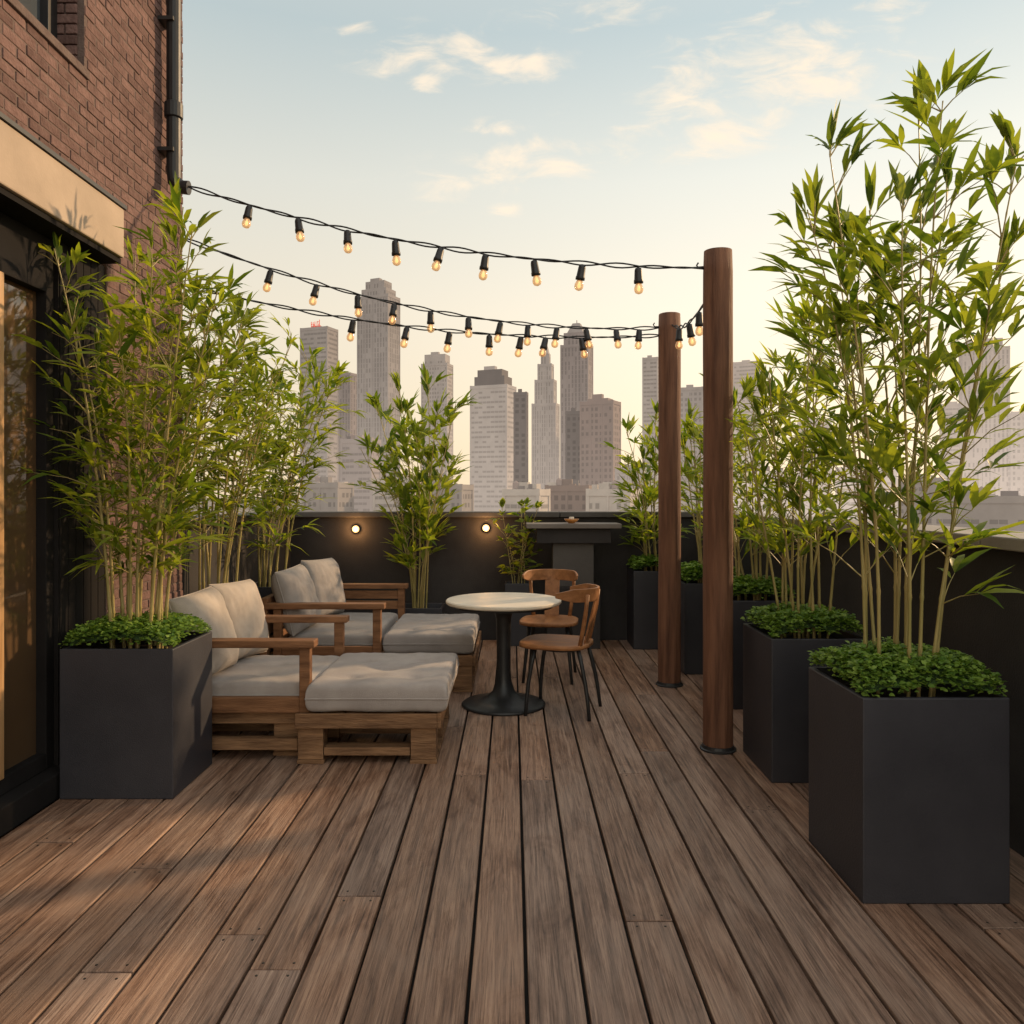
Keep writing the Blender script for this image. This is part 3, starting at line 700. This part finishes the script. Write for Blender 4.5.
def tower(px0,px1,pyt,Y,mat,label,tiers=None,extra=None,dep=None,group='distant skyline towers',name='tower_block',cw=2.9,fh=3.8,style=0,rot=None):
    a_=R(trnd.uniform(14,30) if rot is None else rot)
    kk=1/(math.cos(a_)+.62*math.sin(a_))          # true width of a block standing askew
    W0=PX(px1,Y)-PX(px0,Y); mid=(PX(px0,Y)+PX(px1,Y))/2; zt=PZ(pyt,Y)
    x0,x1=-W0*kk/2,W0*kk/2; dep=.62*W0*kk
    e=empty(name,(mid-dep*math.sin(a_)/2,Y,GZ),-a_,label,'building',group)
    wm=MB()
    def blk(nm,a,b,z0,z1,d0,d1,tm):
        m=MB(); m.box(a,b,d0,d1,z0-GZ,z1-GZ)
        if z1-z0>12:
            m.box(a-.3,a+.9,d0-.3,d0+.9,z0-GZ,z1-GZ+.8); m.box(b-.9,b+.3,d0-.3,d0+.9,z0-GZ,z1-GZ+.8); m.box(b-.9,b+.3,d1-.9,d1+.3,z0-GZ,z1-GZ+.8)
            if style!=2:
                n=int((b-a)/6)
                for i in range(1,n): xx=a+(b-a)*i/n; m.box(xx-.3,xx+.3,d0-.35,d0+.1,z0-GZ,z1-GZ)
            m.box(a-.2,b+.2,d0-.4,d0-.02,z1-GZ-1.6,z1-GZ+.6); m.box(b+.02,b+.4,d0,d1,z1-GZ-1.6,z1-GZ+.6)
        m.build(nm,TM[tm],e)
        if z1-z0>4 and tm==mat:
            sub=MB(); windows(sub,a,b,d0,d1,max(z0,-8)-GZ,z1-GZ-1.5,cw,fh,style); wm.add(sub.v,sub.f)
    blk('shaft',x0,x1,GZ,zt,0,dep,mat)
    z=zt; pmid=(px0+px1)/2
    for tr in (tiers or []):
        a,b,t=tr[:3]; tm=tr[3] if len(tr)>3 else mat
        ra=(a-pmid)*Y/F*kk; rb=(b-pmid)*Y/F*kk; zz=PZ(t,Y); fr=(b-a)/(px1-px0); ins=dep*(1-fr)/2
        blk('setback',ra,rb,z,zz,ins,dep-ins,tm); z=zz
    m=MB(); m.box(-(x1-x0)*.22,(x1-x0)*.08,dep*.35,dep*.6,z-GZ,z-GZ+3); m.build('roof_plant',TM[mat],e)
    if extra: extra(e,0,Y,dep,z)
    if wm.f:
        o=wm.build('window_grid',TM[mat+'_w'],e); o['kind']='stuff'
    return e
def sign_extra(e,cx,Y,dep,z):
    m=MB(); r=random.Random(4)
    m.box(-3,8,.2,.6,z-GZ+.0,z-GZ+.5)
    xx=-2.6
    for i in range(5):
        zb=z-GZ+.6; h=r.uniform(4.0,6.2); ww=r.uniform(1.1,1.7)
        m.box(xx,xx+.45,.1,.5,zb,zb+h)
        for q in range(r.choice((1,2,2))):
            zq=zb+h*r.choice((.08,.45,.85)); m.box(xx+.46,xx+ww,.1,.5,zq,zq+.55)
        if i%2: m.box(xx+ww-.42,xx+ww,.52,.8,zb,zb+h*.6)
        xx+=ww+.55
    m.build('roof_sign',RED,e)
def spire_extra(ptop,pw_):
    def f(e,cx,Y,dep,z):
        zz=PZ(ptop,Y); w=pw_/F*Y; m=MB(); cy=dep/2
        m.frustum(-w/2,w/2,cy-w/2,cy+w/2,z-GZ,z-GZ+(zz-z)*.55,w*.32,w*.32); m.frustum(-w*.17,w*.17,cy-w*.17,cy+w*.17,z-GZ+(zz-z)*.55,zz-GZ,w*.16,w*.16)
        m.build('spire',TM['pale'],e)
    return f
def crown_extra(ptop,pw_):
    def f(e,cx,Y,dep,z):
        zz=PZ(ptop,Y); w=pw_/F*Y*.75; m=MB(); cy=dep/2
        m.frustum(-w/2,w/2,cy-w*.4,cy+w*.4,z-GZ,zz-GZ,w*.28,w*.22); m.box(-.3,.3,cy-.3,cy+.3,zz-GZ,zz-GZ+3)
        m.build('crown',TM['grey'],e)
    return f
def roof_clutter(seed,mat):
    def f(e,cx,Y,dep,z):
        r=random.Random(seed); hw=dep*.75
        for i in range(5):
            m=MB(); x=r.uniform(-hw,hw); y=r.uniform(dep*.1,dep*.8); s=r.uniform(.8,2.2); hh=r.uniform(.8,2.6)
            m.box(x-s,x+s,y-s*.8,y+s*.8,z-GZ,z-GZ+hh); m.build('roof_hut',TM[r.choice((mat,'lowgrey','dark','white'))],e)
        m=MB(); x=r.uniform(-hw*.6,hw*.6); m.lathe([(1.1,0.8),(1.1,2.8),(.1,3.6)],12,(x,dep*.3,z-GZ))
        for ax,ay in ((-.8,-.8),(.8,-.8),(.8,.8),(-.8,.8)): m.box(x+ax-.1,x+ax+.1,dep*.3+ay-.1,dep*.3+ay+.1,z-GZ,z-GZ+.82)
        m.build('water_tank',TM['brown'],e)
    return f
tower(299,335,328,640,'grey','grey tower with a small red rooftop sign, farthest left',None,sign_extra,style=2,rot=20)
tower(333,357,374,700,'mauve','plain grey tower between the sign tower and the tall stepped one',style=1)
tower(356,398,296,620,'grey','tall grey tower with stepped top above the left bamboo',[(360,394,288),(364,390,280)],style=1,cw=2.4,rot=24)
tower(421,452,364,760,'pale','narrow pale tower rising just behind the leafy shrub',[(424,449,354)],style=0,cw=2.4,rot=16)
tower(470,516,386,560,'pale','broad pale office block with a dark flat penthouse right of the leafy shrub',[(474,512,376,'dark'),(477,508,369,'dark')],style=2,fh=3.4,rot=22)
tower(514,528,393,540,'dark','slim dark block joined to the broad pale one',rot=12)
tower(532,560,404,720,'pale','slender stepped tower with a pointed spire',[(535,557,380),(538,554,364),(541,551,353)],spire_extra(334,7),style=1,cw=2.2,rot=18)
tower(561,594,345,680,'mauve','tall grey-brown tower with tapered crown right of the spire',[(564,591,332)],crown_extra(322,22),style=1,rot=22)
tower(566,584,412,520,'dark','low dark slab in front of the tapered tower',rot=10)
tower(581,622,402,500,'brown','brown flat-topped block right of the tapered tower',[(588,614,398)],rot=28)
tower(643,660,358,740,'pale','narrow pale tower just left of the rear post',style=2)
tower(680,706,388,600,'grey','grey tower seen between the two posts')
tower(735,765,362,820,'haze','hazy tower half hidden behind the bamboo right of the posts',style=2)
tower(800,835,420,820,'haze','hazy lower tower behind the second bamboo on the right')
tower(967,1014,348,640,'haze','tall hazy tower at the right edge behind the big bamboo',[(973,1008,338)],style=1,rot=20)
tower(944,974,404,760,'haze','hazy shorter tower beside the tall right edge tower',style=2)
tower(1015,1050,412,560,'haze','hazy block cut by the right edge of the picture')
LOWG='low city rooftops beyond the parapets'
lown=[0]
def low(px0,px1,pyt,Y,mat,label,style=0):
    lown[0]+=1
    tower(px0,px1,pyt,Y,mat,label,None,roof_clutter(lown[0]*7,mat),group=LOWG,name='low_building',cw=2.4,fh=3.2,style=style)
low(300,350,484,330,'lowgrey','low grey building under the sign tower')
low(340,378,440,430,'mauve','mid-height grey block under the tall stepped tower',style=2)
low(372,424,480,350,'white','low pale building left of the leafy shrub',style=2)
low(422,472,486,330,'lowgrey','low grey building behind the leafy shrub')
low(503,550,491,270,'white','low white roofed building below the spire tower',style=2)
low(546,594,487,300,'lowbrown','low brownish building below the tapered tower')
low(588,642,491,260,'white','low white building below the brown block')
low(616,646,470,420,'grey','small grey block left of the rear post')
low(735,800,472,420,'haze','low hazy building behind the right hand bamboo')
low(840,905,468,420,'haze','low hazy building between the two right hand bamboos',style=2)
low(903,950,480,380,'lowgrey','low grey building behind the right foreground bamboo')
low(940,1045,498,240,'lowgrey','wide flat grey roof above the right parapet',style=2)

# ------------------------------------------------------------------ world, sun, camera
SUN_EL,SUN_AZ=21,60     # azimuth measured from +Y towards +X
w=bpy.data.worlds.new('World'); scene.world=w; w.use_nodes=True; nt=w.node_tree; L=nt.links.new
bg=nt.nodes['Background']; bg.inputs[1].default_value=.1
sky=N(nt,'ShaderNodeTexSky',sky_type='NISHITA'); sky.sun_disc=False; sky.sun_elevation=R(SUN_EL); sky.sun_rotation=R(SUN_AZ)
sky.air_density=1.0; sky.dust_density=2.0; sky.ozone_density=1.2; sky.altitude=50
def mth(op,a,b=None,c=None):
    n=N(nt,'ShaderNodeMath',operation=op)
    for i,v in enumerate((a,b,c)):
        if v is None: continue
        if isinstance(v,(int,float)): n.inputs[i].default_value=v
        else: L(v,n.inputs[i])
    return n.outputs[0]
tc=N(nt,'ShaderNodeTexCoord'); sp=N(nt,'ShaderNodeSeparateXYZ'); L(tc.outputs['Generated'],sp.inputs[0])
hr=N(nt,'ShaderNodeValToRGB'); els=hr.color_ramp.elements
stops=[(0,(1.0,.78,.52)),(.10,(1.0,.83,.59)),(.22,(.98,.87,.68)),(.36,(.84,.83,.73)),(.50,(.58,.67,.67)),(.72,(.80,.78,.73)),(1,(.96,.89,.80))]  # top stops brightened as fill from the unseen overhead sky
els[0].position=0; els[1].position=1; els[0].color=(*stops[0][1],1); els[1].color=(*stops[-1][1],1)
for p_,c_ in stops[1:-1]:
    q_=els.new(p_); q_.color=(*c_,1)
L(sp.outputs[2],hr.inputs[0])
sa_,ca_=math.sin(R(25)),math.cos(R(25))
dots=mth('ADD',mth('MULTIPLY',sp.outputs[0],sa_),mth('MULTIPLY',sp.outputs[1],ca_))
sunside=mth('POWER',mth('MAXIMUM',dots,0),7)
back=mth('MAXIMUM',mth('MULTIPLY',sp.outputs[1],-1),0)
gain=mth('ADD',mth('ADD',mth('MULTIPLY',sunside,.36),mth('MULTIPLY',back,1.3)),.98)  # unseen sky behind the camera brightened as fill for the foreground
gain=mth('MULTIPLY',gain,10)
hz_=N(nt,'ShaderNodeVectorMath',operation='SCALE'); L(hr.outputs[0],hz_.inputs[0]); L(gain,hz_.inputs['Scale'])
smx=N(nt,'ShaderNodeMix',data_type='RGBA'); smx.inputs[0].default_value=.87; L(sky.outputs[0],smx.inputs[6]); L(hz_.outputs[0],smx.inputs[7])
yy=mth('MAXIMUM',sp.outputs[1],.02); u=mth('DIVIDE',sp.outputs[0],yy); v=mth('DIVIDE',sp.outputs[2],yy)
mask=None
for (cx,cy,rx,ry,an) in ((440,52,80,24,-6),(520,68,50,17,-5),(425,82,28,12,0),(530,162,125,20,-12),(455,185,55,14,-8),(770,75,140,50,-12),(715,125,90,28,-5),(600,8,65,18,-5),(505,212,26,8,0),(500,128,28,8,0),(890,6,45,14,0),(365,30,28,8,0)):
    u0,v0=(cx-512)/F,(HOR-cy)/F; ca,sa=math.cos(R(-an)),math.sin(R(-an))
    du=mth('SUBTRACT',u,u0); dv=mth('SUBTRACT',v,v0)
    a=mth('ADD',mth('MULTIPLY',du,ca),mth('MULTIPLY',dv,sa)); b=mth('SUBTRACT',mth('MULTIPLY',dv,ca),mth('MULTIPLY',du,sa))
    d2=mth('ADD',mth('POWER',mth('ABSOLUTE',mth('DIVIDE',a,rx/F*1.0)),2),mth('POWER',mth('ABSOLUTE',mth('DIVIDE',b,ry/F*1.2)),2))
    e=mth('POWER',2.718,mth('MULTIPLY',d2,-.9))
    mask=e if mask is None else mth('MAXIMUM',mask,e)
cb=N(nt,'ShaderNodeCombineXYZ'); L(u,cb.inputs[0]); L(mth('MULTIPLY',v,2.4),cb.inputs[1])
nz=N(nt,'ShaderNodeTexNoise'); nz.inputs['Scale'].default_value=12; nz.inputs['Detail'].default_value=10; nz.inputs['Roughness'].default_value=.6; nz.inputs['Distortion'].default_value=.5; L(cb.outputs[0],nz.inputs['Vector'])
dn=mth('ADD',mth('MULTIPLY',mask,.66),mth('MULTIPLY',mth('SUBTRACT',nz.outputs['Fac'],.5),2.2))
mr=N(nt,'ShaderNodeMapRange',interpolation_type='SMOOTHSTEP'); mr.inputs[1].default_value=.22; mr.inputs[2].default_value=1.05; mr.inputs[4].default_value=.85; L(dn,mr.inputs[0])
fac=mth('MULTIPLY',mr.outputs[0],mth('MINIMUM',mth('MULTIPLY',mask,2.0),1))
mx=N(nt,'ShaderNodeMix',data_type='RGBA'); L(fac,mx.inputs[0]); L(smx.outputs[2],mx.inputs[6]); mx.inputs[7].default_value=(11.4,9.5,7.3,1)
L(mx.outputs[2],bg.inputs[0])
sl=bpy.data.lights.new('sun','SUN'); sl.energy=4.2; sl.angle=R(2.0); sl.color=(1,.68,.38)
so=bpy.data.objects.new('sun',sl); COL.objects.link(so)
dirv=Vector((math.sin(R(SUN_AZ))*math.cos(R(SUN_EL)),math.cos(R(SUN_AZ))*math.cos(R(SUN_EL)),math.sin(R(SUN_EL))))
so.rotation_euler=dirv.to_track_quat('Z','Y').to_euler(); so.location=(20,20,12)
cam=bpy.data.cameras.new('camera'); cam.lens=F/1024*36; cam.sensor_width=36; cam.shift_y=-(512-HOR)/1024; cam.clip_end=20000; cam.clip_start=.05
co=bpy.data.objects.new('camera',cam); COL.objects.link(co); co.location=(0,0,CAMH); co.rotation_euler=(R(90),0,0)
scene.camera=co
scene.view_settings.view_transform='Standard'; scene.view_settings.look='None'; scene.view_settings.exposure=0
